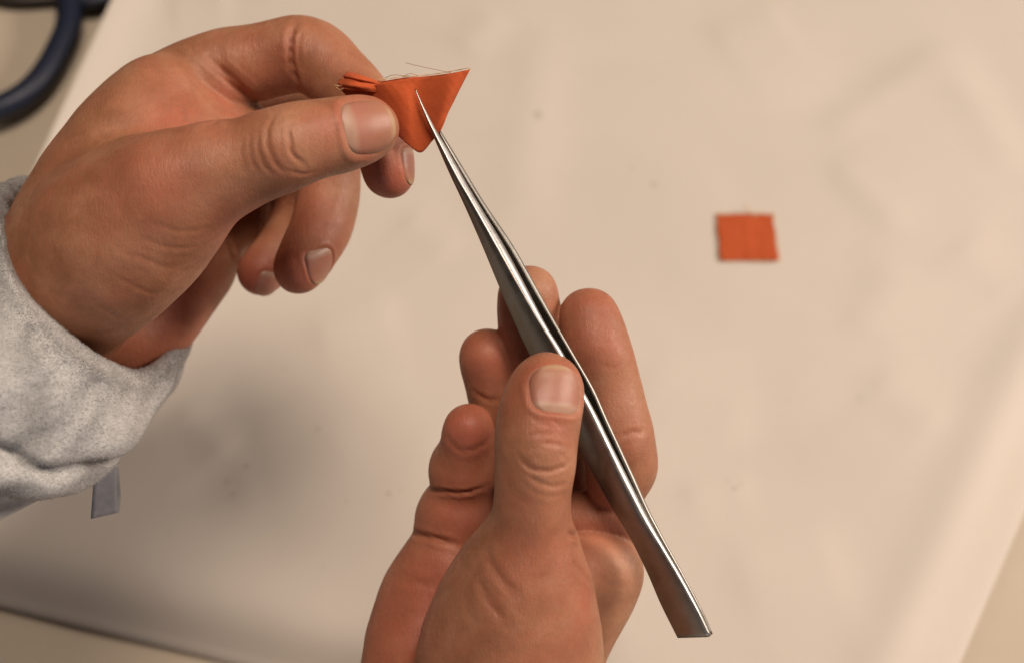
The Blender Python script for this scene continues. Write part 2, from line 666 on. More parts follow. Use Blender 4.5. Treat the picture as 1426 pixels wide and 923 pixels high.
class Nail:
    """a nail plate seated in the skin; u runs to the tip, v across"""
    def __init__(s, fld, F, px, py, dirpx, length, width, roll=(0, 0), name_label=None):
        c = fld.hit(F, px, py)
        n = fld.grad(F, c)
        a = np.array([dirpx[0], -dirpx[1], dirpx[2] if len(dirpx) > 2 else 0.0], dtype=float)
        a -= n * (a @ n)
        a /= np.linalg.norm(a)
        s.c, s.n, s.a, s.t = c, n, a, np.cross(n, a)
        s.L, s.W = length / 2, width / 2
        s.fld, s.F = fld, F
        s.label = name_label

    def rho(s, P):
        q = P - s.c
        u = (q @ s.a) / s.L
        v = (q @ s.t) / s.W
        h = q @ s.n
        p = np.where(u > 0, 2.6, 3.2)
        rho = (np.abs(u) ** p + np.abs(v) ** p) ** (1 / p)
        ok = (h > -s.W * 1.3) & (h < 3)
        return np.where(ok, rho, 9), u, v

    def build(s, parent, nu=30, nv=26):
        us = np.linspace(-1, 1, nu)
        V, al, ac = [], [], []
        for u in us:
            uu = np.clip(u, -0.999, 0.999)
            p = 2.6 if u > 0 else 3.2
            w = (1 - abs(uu) ** p) ** (1 / p)
            for v in np.linspace(-1, 1, nv):
                V.append(s.c + s.a * uu * s.L + s.t * v * w * s.W)
                al.append((u + 1) / 2)
                ac.append(v)
        P = np.array(V)
        al = np.array(al)
        ac = np.array(ac)
        # drop each point along the normal onto the flesh
        Q = P + s.n * 3.0
        for _ in range(60):
            f = s.fld.sample(s.F, Q)
            Q = Q - s.n * np.clip(f, -0.4, 0.8)[:, None] * 0.8
        w = np.abs(ac)
        off = 0.08 - 0.42 * np.clip((w - 0.80) / 0.2, 0, 1) ** 1.5 - 0.40 * np.clip((0.16 - al) / 0.16, 0, 1) ** 1.3
        off = off + 0.30 * np.clip((al - 0.72) / 0.28, 0, 1) * (1 - np.clip((w - 0.8) / 0.2, 0, 1))
        g = s.fld.grad(s.F, Q)
        top = Q + g * off[:, None]
        bot = Q + g * (off - 0.38)[:, None]
        nV = len(top)
        F1 = grid_faces(nu, nv)
        F2 = F1[:, ::-1] + nV
        rim = []
        loop = [i for i in range(nv)] + [i * nv + nv - 1 for i in range(1, nu)] + [(nu - 1) * nv + j for j in range(nv - 2, -1, -1)] + [i * nv for i in range(nu - 2, 0, -1)]
        for i in range(len(loop)):
            x, y = loop[i], loop[(i + 1) % len(loop)]
            rim.append((x, y, y + nV, x + nV))
        Fc = np.concatenate([F1, F2, np.array(rim)], 0)
        W = CW(np.concatenate([top, bot], 0))
        # face orientation check
        o = make_obj('fingernail', W, Fc, M_NAIL, parent, origin=CW(s.c),
                     attrs={'along': np.concatenate([al, al]), 'across': np.concatenate([ac, ac])})
        if s.label:
            o['label'] = s.label
        return o


def build_hand(fld, F, nails, creases, flush, pale, bumps, label, name='hand'):
    V, Fc = fld.mesh(F)
    V, Fc = largest(V, Fc)
    V = relax(V, Fc, 3, 0.5)
    N = vertex_normals(V, Fc)
    disp = np.zeros(len(V))
    cre = np.zeros(len(V))
    flu = np.zeros(len(V))
    pal = np.zeros(len(V))
    for (px, py, r, s) in flush:
        c = fld.hit(F, px, py)
        d2 = ((V - c) ** 2).sum(1)
        flu = np.maximum(flu, s * np.exp(-d2 / (r * r)))
    for (px, py, r, s) in pale:
        c = fld.hit(F, px, py)
        d2 = ((V - c) ** 2).sum(1)
        pal = np.maximum(pal, s * np.exp(-d2 / (r * r)))
    for (px, py, r, s) in bumps:
        c = fld.hit(F, px, py)
        d2 = ((V - c) ** 2).sum(1)
        disp += s * np.exp(-d2 / (r * r))
    for cr in creases:
        pts, depth, width = cr[0], cr[1] * (0.72 if cr[1] < 0.6 else 0.9), cr[2] * 0.9
        pp = catmull(np.array(pts, dtype=float), 5)
        L = np.array([fld.hit(F, p[0], p[1]) for p in pp])
        # drop jumps to another surface
        keep = [0]
        for i in range(1, len(L)):
            if np.linalg.norm(L[i] - L[keep[-1]]) < 9:
                keep.append(i)
        L = L[keep]
        if len(L) < 2:
            continue
        idx = near(V, L, width * 5)
        P = V[idx]
        wob = 1 + 0.25 * np.sin(P[:, 0] * 1.7 + P[:, 1] * 2.3)
        d = dist_polyline(P, L)
        ends = np.minimum(np.linalg.norm(P - L[0], axis=1), np.linalg.norm(P - L[-1], axis=1))
        tot = np.linalg.norm(np.diff(L, axis=0), axis=1).sum()
        fade = np.clip(ends / (0.22 * tot + 0.1), 0.12, 1)
        g = np.exp(-(d / width) ** 2)
        ridge = np.exp(-((d - 2.1 * width) / (1.1 * width)) ** 2)
        disp[idx] += (-depth * g + 0.22 * depth * ridge) * fade * wob
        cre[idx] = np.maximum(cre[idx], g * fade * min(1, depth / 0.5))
    for nl in nails:
        rho, u, v = nl.rho(V)
        facing = (N @ nl.n) > -0.1
        m = (rho < 1.7) & facing
        r_, u_, v_ = rho[m], u[m], v[m]
        sc_ = min(1.0, nl.W / 6.0) ** 1.5
        inner = -0.40 * sc_ * np.clip((1.02 - r_) / 0.10, 0, 1)
        side = np.clip(1.15 - u_, 0, 1)            # no fold at the free edge
        fold = 0.30 * sc_ * np.exp(-((r_ - 1.13) / 0.10) ** 2) * side
        disp[m] += inner + fold
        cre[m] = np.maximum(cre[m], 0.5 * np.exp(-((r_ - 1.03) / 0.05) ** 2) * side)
        flu[m] = np.maximum(flu[m], 0.35 * np.exp(-((r_ - 1.12) / 0.16) ** 2))
    # gentle unevenness of flesh
    P = V
    nz = np.zeros(len(V))
    for k in range(10):
        w = rng.normal(size=3)
        w = w / np.linalg.norm(w) * rng.uniform(0.25, 0.9)
        nz += np.sin(P @ w + rng.uniform(0, 6.28)) * 0.022 / np.linalg.norm(w)
    V = V + N * (disp + nz * 0.8)[:, None]
    W = CW(V)
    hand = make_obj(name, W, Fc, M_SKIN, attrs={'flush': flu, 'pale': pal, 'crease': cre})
    props(hand, label, 'hand')
    for nl in nails:
        nl.build(hand)
    return hand


H = 0.45
def bounds(pts, pad):
    P = np.array([C(p[0], p[1], p[2]) for p in pts])
    r = np.array([p[3] * p[2] / FPX for p in pts])[:, None]
    return (P - r).min(0) - pad, (P + r).max(0) + pad

# ================================================================== THE SETTING: table, cloth and paper
def plane_grid(x0, x1, y0, y1, nx, ny, hf):
    xs = np.linspace(x0, x1, nx)
    ys = np.linspace(y0, y1, ny)
    X, Y = np.meshgrid(xs, ys, indexing='ij')
    Z = hf(X, Y)
    return np.stack([X, Y, Z], -1).reshape(-1, 3), grid_faces(nx, ny)[:, ::-1]


def wavy(X, Y, seed, amp, f0, f1, k=14):
    r = np.random.default_rng(seed)
    Z = 0
    for _ in range(k):
        a = r.uniform(0, 6.28)
        f = r.uniform(f0, f1)
        Z = Z + np.sin((X * np.cos(a) + Y * np.sin(a)) * f + r.uniform(0, 6.28) + 0.6 * np.sin((X * np.sin(a) - Y * np.cos(a)) * f * 0.6)) / f
    return Z / k * amp * f0 * 2


TABLE_Z = -0.016
V, Fc = plane_grid(-0.9, 0.9, -0.35, 1.3, 260, 240,
                   lambda X, Y: TABLE_Z + wavy(X, Y, 3, 0.0018, 25, 70)
                   + 0.004 * np.exp(-((X * 0.75 - Y * 0.65 + 0.52) / 0.010) ** 2) * np.exp(-((X + 0.33) / 0.12) ** 2))
o = make_obj('tablecloth', V, Fc, M_CLOTH, origin=(0, 0, TABLE_Z))
props(o, 'plain cream cloth covering the table beneath the large paper sheet', 'tablecloth', kind='structure')

# the large sheet: outline from four edge lines
eL0, eL1 = TP(168, 0)[:2], TP(70, 215)[:2]
eR0, eR1 = TP(1440, 700)[:2], TP(1345, 923)[:2]
eB0, eB1 = TP(0, 828)[:2], TP(400, 926)[:2]


def isect(a0, a1, b0, b1):
    A = np.array([a1 - a0, b0 - b1]).T
    t = np.linalg.solve(A, b0 - a0)
    return a0 + (a1 - a0) * t[0]


cBL = isect(eL0, eL1, eB0, eB1)
cBR = isect(eR0, eR1, eB0, eB1)
topL = eL1 + (eL0 - eL1) / (eL0 - eL1)[1] * (1.05 - eL1[1])
topR = eR1 + (eR0 - eR1) / (eR0 - eR1)[1] * (1.05 - eR1[1])
NU, NV = 420, 420
u = np.linspace(0, 1, NU)
u = 0.5 - 0.5 * np.cos(np.pi * u) * (0.35 + 0.65 * np.abs(np.cos(np.pi * u)) ** 0.5)
u = (u - u[0]) / (u[-1] - u[0])
v = np.linspace(0, 1, NV)
Ug, Vg = np.meshgrid(u, v, indexing='ij')
B = cBL + (cBR - cBL) * Ug[..., None]
T_ = topL + (topR - topL) * Ug[..., None]
XY = B + (T_ - B) * Vg[..., None]
X, Y = XY[..., 0], XY[..., 1]


def dline(X, Y, a, b):
    d = (b - a) / np.linalg.norm(b - a)
    return np.abs((X - a[0]) * d[1] - (Y - a[1]) * d[0])


def ridge(X, Y, p0, p1, w, h, asym=0.0):
    a, b = TP(*p0)[:2], TP(*p1)[:2]
    d = b - a
    L = np.linalg.norm(d)
    t = ((X - a[0]) * d[0] + (Y - a[1]) * d[1]) / L ** 2
    s = ((X - a[0]) * d[1] - (Y - a[1]) * d[0]) / L
    f = np.exp(-np.clip(np.abs(t - 0.5) - 0.25, 0, 9) ** 2 / 0.03)
    w = w * 1.5
    return 0.9 * h * f * np.exp(-(s / w) ** 2) + 0.9 * asym * f * np.tanh(s / w)* np.exp(-(s / (3.5 * w)) ** 2)


Z = 0.0012 + wavy(X, Y, 11, 0.0015, 12, 30) + wavy(X, Y, 12, 0.0004, 50, 120)
for r_ in [((1130, 200), (1330, 60), .006, .0011, .0006), ((1150, 220), (1260, 330), .005, .0009, -.0005), ((1310, 60), (1426, 260), .007, .0012, .0006),
           ((1180, 480), (1250, 360), .006, .0008, .0004), ((760, 30), (720, 330), .008, .0011, .0004), ((700, 20), (640, 80), .006, .0009, .0003),
           ((1210, 520), (1320, 600), .007, .0010, .0005), ((420, 470), (560, 430), .008, .0009, .0003), ((250, 560), (330, 640), .005, .0009, .0004),
           ((300, 700), (520, 610), .008, .0010, -.0004), ((980, 60), (1100, 20), .008, .001, .0004), ((880, 520), (1060, 600), .010, .0010, .0004),
           ((940, 690), (1050, 670), .004, .0006, .0003), ((560, 300), (640, 360), .006, .0008, .0003), ((1000, 800), (1180, 760), .010, .001, .0004),
           ((1330, 330), (1426, 420), .008, .0010, .0005), ((230, 10), (330, 0), .008, .001, .0003)]:
    Z = Z + ridge(X, Y, *r_)
dL = dline(X, Y, eL0, eL1)
dR = dline(X, Y, eR0, eR1)
dB = dline(X, Y, eB0, eB1)
Z = Z - 0.0145 * np.exp(-(dR / 0.013) ** 1.5) + 0.003 * np.exp(-((dR - 0.020) / 0.012) ** 2)
Z = Z + 0.0060 * np.exp(-(dL / 0.014) ** 1.5)
Z = Z - 0.0150 * np.exp(-(dB / 0.010) ** 1.5) + wavy(X, Y, 5, 0.0015, 60, 110) * np.exp(-dB / 0.03)
P3 = np.stack([X, Y, Z], -1).reshape(-1, 3)
Fg = grid_faces(NU, NV)
nP = len(P3)
loop = [i for i in range(NV)] + [i * NV + NV - 1 for i in range(1, NU)] + [(NU - 1) * NV + j for j in range(NV - 2, -1, -1)] + [i * NV for i in range(NU - 2, 0, -1)]
rim = np.array([(loop[i], loop[(i + 1) % len(loop)], loop[(i + 1) % len(loop)] + nP, loop[i] + nP) for i in range(len(loop))])
# underside
P3b = P3.copy()
P3b[:, 2] -= 0.0005
Fall = np.concatenate([Fg, Fg[:, ::-1] + nP, rim], 0)
sheet = make_obj('paper_sheet', np.concatenate([P3, P3b], 0), Fall, M_SHEET, origin=(0, 0.3, 0))
props(sheet, 'large creased cream paper sheet laid over the table with specks and curled edges', 'paper sheet')


def sheet_z(x, y):
    i = np.argmin((P3[:, 0] - x) ** 2 + (P3[:, 1] - y) ** 2)
    return P3[i, 2]

# specks of dirt and lint stuck to the paper
dv, df, dn = [], [], 0
for (px, py, r) in [(1022, 682, .0016), (1031, 676, .0010), (880, 236, .0012), (874, 232, .0007), (397, 516, .0010), (443, 600, .0012), (345, 651, .0015), (318, 672, .0009),
                    (325, 690, .0011), (482, 700, .0010), (541, 688, .0013), (238, 745, .0010), (560, 684, .0007), (1012, 672, .0007), (950, 688, .0006), (450, 790, .0008),
                    (1150, 130, .0006), (1095, 560, .0006), (700, 240, .0005), (930, 90, .0005)]:
    p = TP(px, py)
    z0 = sheet_z(p[0], p[1])
    k = 9
    ring = []
    for i in range(k):
        a = i / k * 6.283
        rr_ = r * random.uniform(0.25, 0.75)
        ring.append([p[0] + rr_ * math.cos(a), p[1] + rr_ * math.sin(a) * 0.6, z0 + 0.0001])
    ring.append([p[0], p[1], z0 + 0.0004])
    dv.append(np.array(ring))
    df += [(dn + i, dn + (i + 1) % k, dn + k) for i in range(k)]
    dn += k + 1
M_DIRT = simple_material('brown_dirt', (0.40, 0.33, 0.26), 0.9, spec=0.1)
dirt = make_obj('dirt_specks', np.concatenate(dv), df, M_DIRT, sheet)
dirt['kind'] = 'stuff'

# ================================================================== orange square lying on the paper
cor = [TP(996, 303)[:2], TP(1075, 302)[:2], TP(1083, 367)[:2], TP(1002, 367)[:2]]
n_ = 26
SV, SUV = [], []
for i in range(n_):
    for j in range(n_):
        a, b = i / (n_ - 1), j / (n_ - 1)
        p = (cor[0] * (1 - a) + cor[1] * a) * (1 - b) + (cor[3] * (1 - a) + cor[2] * a) * b
        jit = 0.00025 * math.sin(a * 40 + b * 13) if (i in (0, n_ - 1) or j in (0, n_ - 1)) else 0
        z = 0.0002 * math.exp(-((a - 0.52) / 0.05) ** 2) + 0.0004 * math.sin(3 * a + 2 * b) ** 2
        SV.append([p[0] + jit, p[1] + jit * 0.7, z])
        SUV.append([a, b])
SV = np.array(SV)
zc = max(sheet_z(*c) for c in cor) + 0.0005
SV[:, 2] += np.array([sheet_z(x, y) for x, y in SV[:, :2]]) + 0.0006
nS = len(SV)
SB = SV.copy()
SB[:, 2] -= 0.0003
SF = grid_faces(n_, n_)
loop = [i for i in range(n_)] + [i * n_ + n_ - 1 for i in range(1, n_)] + [(n_ - 1) * n_ + j for j in range(n_ - 2, -1, -1)] + [i * n_ for i in range(n_ - 2, 0, -1)]
rim = np.array([(loop[i], loop[(i + 1) % len(loop)], loop[(i + 1) % len(loop)] + nS, loop[i] + nS) for i in range(len(loop))])
sq = make_obj('fabric_square', np.concatenate([SV, SB]), np.concatenate([SF[:, ::-1], SF + nS, rim[:, ::-1]]), M_ORANGE,
              uv=np.concatenate([SUV, SUV]), origin=(SV[:, 0].mean(), SV[:, 1].mean(), zc))
props(sq, 'small flat orange cotton square with frayed edges lying alone on the cream paper', 'fabric square')
# frayed thread ends round the square
tv, tf = [], []
off_ = 0
edges = [(cor[0], cor[1]), (cor[1], cor[2]), (cor[2], cor[3]), (cor[3], cor[0])]
ctr = sum(cor) / 4
for e0, e1 in edges:
    for k in range(60):
        t = random.random()
        p = e0 + (e1 - e0) * t
        out = p - ctr
        nrm = np.array([(e1 - e0)[1], -(e1 - e0)[0]])
        nrm = nrm / np.linalg.norm(nrm)
        if nrm @ out < 0:
            nrm = -nrm
        ln = random.uniform(0.0003, 0.0011)
        q = p + nrm * ln + (e1 - e0) * random.uniform(-.02, .02)
        v_, f_ = tube([[*(p - nrm * 0.0004), zc + 0.0001], [*p, zc + 0.0001], [*q, zc + random.uniform(-.0003, .0003)]], 0.00006, 4)
        tv.append(v_)
        tf += [tuple(i + off_ for i in f) for f in f_]
        off_ += len(v_)
fr = make_obj('frayed_edge', np.concatenate(tv), tf, M_RAW, sq)
fr['kind'] = 'stuff'
th = [TP(1052, 303, zc), TP(1048, 297, zc + .001), TP(1040, 291, zc + .002), TP(1036, 286, zc + .0015)]
v_, f_ = tube(catmull(th, 5), 0.00022, 6)
make_obj('loose_thread', v_, f_, M_RAW, sq)
th = [TP(1050, 303, zc), TP(1056, 298, zc + .001), TP(1058, 293, zc + .001)]
v_, f_ = tube(catmull(th, 5), 0.00012, 6)
make_obj('loose_thread', v_, f_, M_RAW, sq)

# ================================================================== scissors at the top left corner
SZ = TABLE_Z + 0.009
sc_root = bpy.data.objects.new('scissors', None)
COL.objects.link(sc_root)
sc_root.location = TP(60, 10, TABLE_Z)
props(sc_root, 'navy blue plastic handled scissors lying beyond the paper at the top left corner', 'scissors')


def ring_path(pts, z):
    return np.array([TP(x, y, z) for x, y in pts])


def flat_loop(path, rw, rh, name, mat, parent, n=14, closed=True):
    P = catmull(path, 8, closed)
    k = len(P)
    tan = (np.roll(P, -1, 0) - np.roll(P, 1, 0)) if closed else np.gradient(P, axis=0)
    tan /= np.linalg.norm(tan, axis=1, keepdims=True)
    side = np.cross(tan, [0, 0, 1.0])
    side /= np.linalg.norm(side, axis=1, keepdims=True)
    th = np.arange(n) / n * 2 * math.pi
    rw = np.interp(np.linspace(0, 1, k), np.linspace(0, 1, len(rw)), rw) if not np.isscalar(rw) else np.full(k, rw)
    V = P[:, None, :] + (rw[:, None, None] * np.cos(th)[None, :, None]) * side[:, None, :] + rh * np.sin(th)[None, :, None] * np.array([0, 0, 1.0])
    V = V.reshape(-1, 3)
    if closed:
        F = [((i * n + j), ((i + 1) % k) * n + j, ((i + 1) % k) * n + (j + 1) % n, i * n + (j + 1) % n) for i in range(k) for j in range(n)]
    else:
        F = [tuple(f) for f in grid_faces(k, n, True)] + [tuple(range(n)), tuple(range((k - 1) * n, k * n))[::-1]]
    return make_obj(name, V, F, mat, parent)


flat_loop(ring_path([(97, 12), (82, 68), (45, 122), (-10, 152), (-90, 160), (-150, 110), (-155, 30), (-110, -50), (-20, -100), (70, -70)], SZ + 0.002),
          0.0056, 0.0048, 'finger_loop', M_NAVY, sc_root)
flat_loop(ring_path([(150, -95), (190, -160), (180, -240), (110, -290), (20, -280), (-20, -210), (10, -130), (80, -90)], SZ + 0.002),
          0.0056, 0.0048, 'finger_loop', M_NAVY, sc_root)
flat_loop(ring_path([(95, 0), (130, -4), (180, -28), (260, -80), (330, -130)], SZ), [0.0035, 0.006, 0.007, 0.006, 0.005], 0.003, 'handle_shank', M_NAVY, sc_root, closed=False)
flat_loop(ring_path([(150, -95), (200, -110), (260, -120), (330, -125)], SZ - .001), [0.004, 0.005, 0.006, 0.005], 0.003, 'handle_shank', M_NAVY, sc_root, closed=False)
flat_loop(ring_path([(-60, -30), (10, -6), (80, -8), (170, -10)], SZ - .003), [0.003, 0.004, 0.004, 0.003], 0.0015, 'blade', M_BLADE, sc_root, closed=False)

# ================================================================== LEFT HAND
TH_L = [(235, 268, 317, 76), (300, 240, 316, 69), (345, 226, 315, 59), (392, 208, 314, 58), (440, 194, 315, 51.5), (480, 187, 317, 49), (515, 179, 319, 41)]
THENAR_L = [(82, 410, 339, 78), (150, 345, 326, 93), (228, 283, 323, 80)]
IDXM_L = [(84, 430, 346, 88), (112, 354, 338, 97), (165, 243, 339, 85), (226, 142, 347, 65)]
MIDM_L = [(90, 400, 360, 92), (200, 270, 374, 76), (275, 170, 384, 58)]
ULN_L = [(95, 440, 362, 84), (183, 466, 372, 62), (240, 412, 378, 54), (290, 350, 384, 46)]
ARM_L = [(72, 430, 350, 92), (-20, 540, 344, 88), (-120, 660, 336, 86)]
WEB_L = [(238, 222, 336, 52), (285, 165, 353, 44)]
WEB2_L = [(285, 200, 352, 46), (350, 190, 362, 40)]
IDX_L = [(226, 142, 352, 64), (300, 103, 354, 57), (360, 87, 354, 52), (424, 76, 353, 52), (466, 104, 351, 47), (508, 145, 345, 41), (532, 195, 340, 38), (541, 240, 338, 36)]
MID_L = [(275, 170, 386, 56), (370, 150, 388, 50), (440, 175, 384, 46), (459, 240, 370, 42), (450, 310, 364, 42), (430, 350, 360, 38), (415, 376, 358, 34)]
RNG_L = [(300, 230, 396, 52), (375, 225, 400, 44), (420, 275, 394, 40), (400, 335, 382, 36), (363, 379, 376, 33)]
PNK_L = [(288, 350, 385, 44), (325, 312, 394, 38), (368, 292, 399, 36), (392, 335, 396, 30)]
allp = TH_L + THENAR_L + IDXM_L + MIDM_L + ULN_L + ARM_L[:2] + IDX_L + MID_L + RNG_L + PNK_L
lo, hi = bounds(allp, 5)
fl = Field(lo, hi, H)
palm = fl.new()
fl.chain(palm, IDXM_L, 5)
fl.chain(palm, MIDM_L, 5)
fl.chain(palm, ARM_L, 6)
fl.chain(palm, THENAR_L, 8)
fl.chain(palm, WEB_L, 5)
fl.chain(palm, WEB2_L, 5)
uln = fl.new()
fl.chain(uln, ULN_L, 3)
palm = Field.smin(palm, uln, 1.5)
del uln
thumb = fl.new()
fl.chain(thumb, TH_L, 1.2)
FL = Field.smin(palm, thumb, 7.0)
del thumb
f1 = fl.new()
fl.chain(f1, IDX_L, 0.8)
FL = Field.smin(FL, f1, 1.2)
f1[:] = 30
fl.chain(f1, MID_L, 1.0)
FL = Field.smin(FL, f1, 0.9)
f1[:] = 30
fl.chain(f1, RNG_L, 1.0)
FL = Field.smin(FL, f1, 0.7)
f1[:] = 30
fl.chain(f1, PNK_L, 1.0)
FL = Field.smin(FL, f1, 0.9)
del f1, palm

nails_L = [Nail(fl, FL, 517, 174, (0.97, -0.20), 13.0, 12.6),
           Nail(fl, FL, 448, 371, (0.12, 0.98, -0.35), 9.2, 8.4),
           Nail(fl, FL, 575, 230, (0.15, 0.98), 9.0, 8.0),
           Nail(fl, FL, 376, 398, (-0.3, 0.9, -0.3), 8.0, 7.5)]
cr_L = [
    # thumb knuckle
    ([(383, 160), (374, 180), (374, 205), (386, 230), (400, 242)], 0.36, 0.6),
    ([(402, 176), (404, 198), (408, 216), (424, 230)], 0.50, 0.55),
    ([(362, 185), (360, 205), (368, 230), (382, 244)], 0.28, 0.5),
    ([(350, 190), (348, 212), (355, 232), (364, 244)], 0.16, 0.5),
    ([(338, 198), (336, 220), (342, 238)], 0.10, 0.6),
    ([(392, 165), (412, 160), (430, 168)], 0.18, 0.6),
    ([(396, 236), (420, 242), (440, 238)], 0.20, 0.5),
    ([(428, 176), (432, 196), (430, 216)], 0.10, 0.5),
    ([(448, 172), (452, 192), (450, 212)], 0.08, 0.45),
        # index finger creases
    ([(412, 32), (405, 58), (407, 90), (416, 122)], 0.8, 0.9),
    ([(420, 40), (416, 66), (418, 96)], 0.35, 0.6),
    ([(300, 78), (314, 104), (336, 128), (366, 150)], 1.0, 1.5),
    ([(286, 70), (292, 84), (304, 102)], 0.2, 1.2),
    ([(250, 150), (258, 168), (266, 190)], 0.5, 1.0),
    ([(238, 175), (252, 196), (262, 210)], 0.35, 1.2),
    ([(255, 92), (268, 112), (278, 132)], 0.40, 1.6),
    ([(300, 150), (330, 160), (356, 164)], 0.25, 1.0),
    ([(286, 178), (306, 168), (326, 172)], 0.3, 1.0),
    # heel of the thumb
    ([(190, 330), (240, 345), (282, 342)], 0.14, 0.7),
    ([(170, 350), (230, 370), (262, 368)], 0.12, 0.7),
    ([(150, 380), (200, 405), (236, 408)], 0.12, 0.7),
    ([(205, 310), (255, 322), (300, 316)], 0.12, 0.7),
    ([(130, 420), (170, 445), (195, 442)], 0.10, 0.7),
    # fingers behind
    ([(320, 338), (325, 356), (332, 368)], 0.9, 0.8),
    ([(364, 292), (363, 310), (362, 340)], 0.8, 0.8),
    ([(400, 282), (420, 286), (445, 290)], 0.5, 0.8),
]
fl_L = [(505, 180, 8, 0.15), (455, 190, 7, 0.35), (395, 215, 6, 0.2), (215, 235, 12, 0.35), (290, 170, 14, 0.30), (330, 160, 9, 0.35),
        (545, 258, 8, 0.75), (415, 385, 9, 0.6), (358, 385, 8, 0.75), (250, 440, 16, 0.5), (200, 480, 14, 0.4), (430, 300, 12, 0.35),
        (245, 165, 9, 0.4), (390, 110, 10, 0.3), (340, 300, 10, 0.5), (480, 170, 4, 0.3)]
pa_L = [(430, 210, 6, 0.45), (535, 205, 4, 0.6), (480, 215, 5, 0.4), (330, 260, 9, 0.25), (395, 172, 4, 0.3), (490, 270, 6, 0.5), (545, 175, 4, 0.5)]
bm_L = [(290, 160, 6, 0.5), (400, 200, 5, 0.25), (222, 235, 7, 0.5)]
left = build_hand(fl, FL, nails_L, cr_L, fl_L, pa_L, bm_L,
                  'left hand in a fleece sleeve pinching folded orange fabric between thumb and index finger')
del FL

# ================================================================== SLEEVE on the left arm
def ringpts(pts, n=16):
    P = np.array([[*C(*p)] for p in pts])
    return catmull(P, n, True)


R0 = [(6, 316, 324), (20, 388, 311), (62, 452, 306), (112, 497, 307), (155, 522, 316), (198, 534, 336), (240, 510, 360), (263, 466, 380),
      (245, 400, 400), (180, 330, 408), (100, 270, 398), (52, 256, 376), (16, 258, 354), (2, 284, 335)]
R1 = [(-12, 320, 322), (-2, 396, 308), (44, 470, 301), (104, 519, 303), (154, 545, 314), (200, 553, 333), (248, 522, 360), (268, 468, 384),
      (252, 395, 407), (182, 322, 416), (98, 268, 406), (44, 248, 384), (4, 256, 358), (-18, 286, 336)]
R2 = [(-60, 372, 320), (-38, 450, 304), (22, 535, 298), (86, 585, 300), (140, 605, 308), (195, 600, 330), (240, 545, 362), (262, 478, 390),
      (248, 400, 414), (178, 325, 424), (90, 270, 414), (26, 255, 392), (-16, 272, 364), (-52, 312, 342)]
R3 = [(-120, 432, 316), (-92, 520, 300), (-24, 596, 296), (50, 640, 298), (112, 652, 308), (165, 632, 332), (206, 578, 362), (236, 505, 390),
      (225, 420, 414), (150, 345, 424), (66, 292, 416), (0, 280, 394), (-50, 310, 364), (-100, 364, 336)]
R4 = [(-180, 500, 308), (-150, 590, 294), (-72, 652, 292), (10, 680, 298), (88, 686, 310), (140, 666, 336), (174, 612, 362), (198, 540, 388),
      (184, 450, 410), (110, 380, 420), (30, 330, 410), (-40, 325, 388), (-96, 360, 358), (-156, 424, 328)]
R5 = [(-240, 560, 304), (-210, 640, 292), (-130, 690, 292), (-40, 700, 302), (50, 694, 316), (104, 668, 340), (132, 622, 362), (150, 560, 384),
      (130, 480, 402), (60, 420, 410), (-20, 380, 402), (-90, 380, 380), (-150, 410, 350), (-214, 480, 322)]
R6 = [(-330, 660, 290), (-300, 740, 280), (-220, 780, 280), (-130, 790, 290), (-60, 760, 305), (-20, 720, 326), (0, 670, 346), (10, 600, 366),
      (-20, 530, 384), (-90, 480, 392), (-170, 460, 382), (-240, 480, 360), (-290, 510, 330), (-330, 580, 306)]
RI = [(10, 330, 340), (30, 392, 330), (72, 446, 323), (115, 484, 321), (152, 505, 328), (190, 515, 344), (228, 495, 363), (248, 460, 380),
      (232, 405, 394), (175, 345, 400), (105, 300, 392), (55, 280, 378), (26, 282, 364), (8, 300, 350)]
RJ = [(-40, 420, 330), (-15, 470, 322), (35, 510, 318), (80, 540, 320), (118, 548, 328), (155, 545, 344), (190, 520, 362), (205, 480, 378),
      (190, 430, 390), (135, 380, 394), (70, 345, 386), (15, 330, 372), (-16, 345, 358), (-40, 380, 344)]
rings = np.array([ringpts(r) for r in (RJ, RI, R0, R1, R2, R3, R4, R5, R6)])       # (9, 224, 3)
SL = np.stack([catmull(rings[:, j], 14) for j in range(rings.shape[1])], 1)         # (ns, 224, 3)
ns, nr = SL.shape[:2]
cen = SL.mean(1, keepdims=True)
rad = SL - cen
rad /= np.linalg.norm(rad, axis=2, keepdims=True)
ii = np.linspace(0, 8, ns)[:, None]
jj = np.arange(nr)[None, :] / nr * 2 * math.pi
fold = (2.1 * np.sin(jj * 5 + ii * 0.9) * np.exp(-((ii - 4.6) / 1.4) ** 2) + 1.3 * np.sin(jj * 9 - ii * 1.3 + 1) * np.exp(-((ii - 4.5) / 1.6) ** 2)
        - 2.6 * np.exp(-((ii - 5.0 + 0.35 * np.sin(jj * 3 + 1)) / 0.22) ** 2) + 0.5 * np.sin(jj * 17 + ii * 3) * np.clip(ii - 2, 0, 1))
fold = fold * np.clip((ii - 2.0) / 1.2, 0, 1) + 0.35 * np.sin(jj * 23 + 2 * np.sin(jj * 7)) * np.exp(-((ii - 2.2) / 0.8) ** 2)
SL = SL + rad * fold[..., None]
SLv = SL.reshape(-1, 3)
SLf = grid_faces(ns, nr, True)
sleeve = make_obj('sleeve', CW(SLv), SLf, M_FLEECE, left)
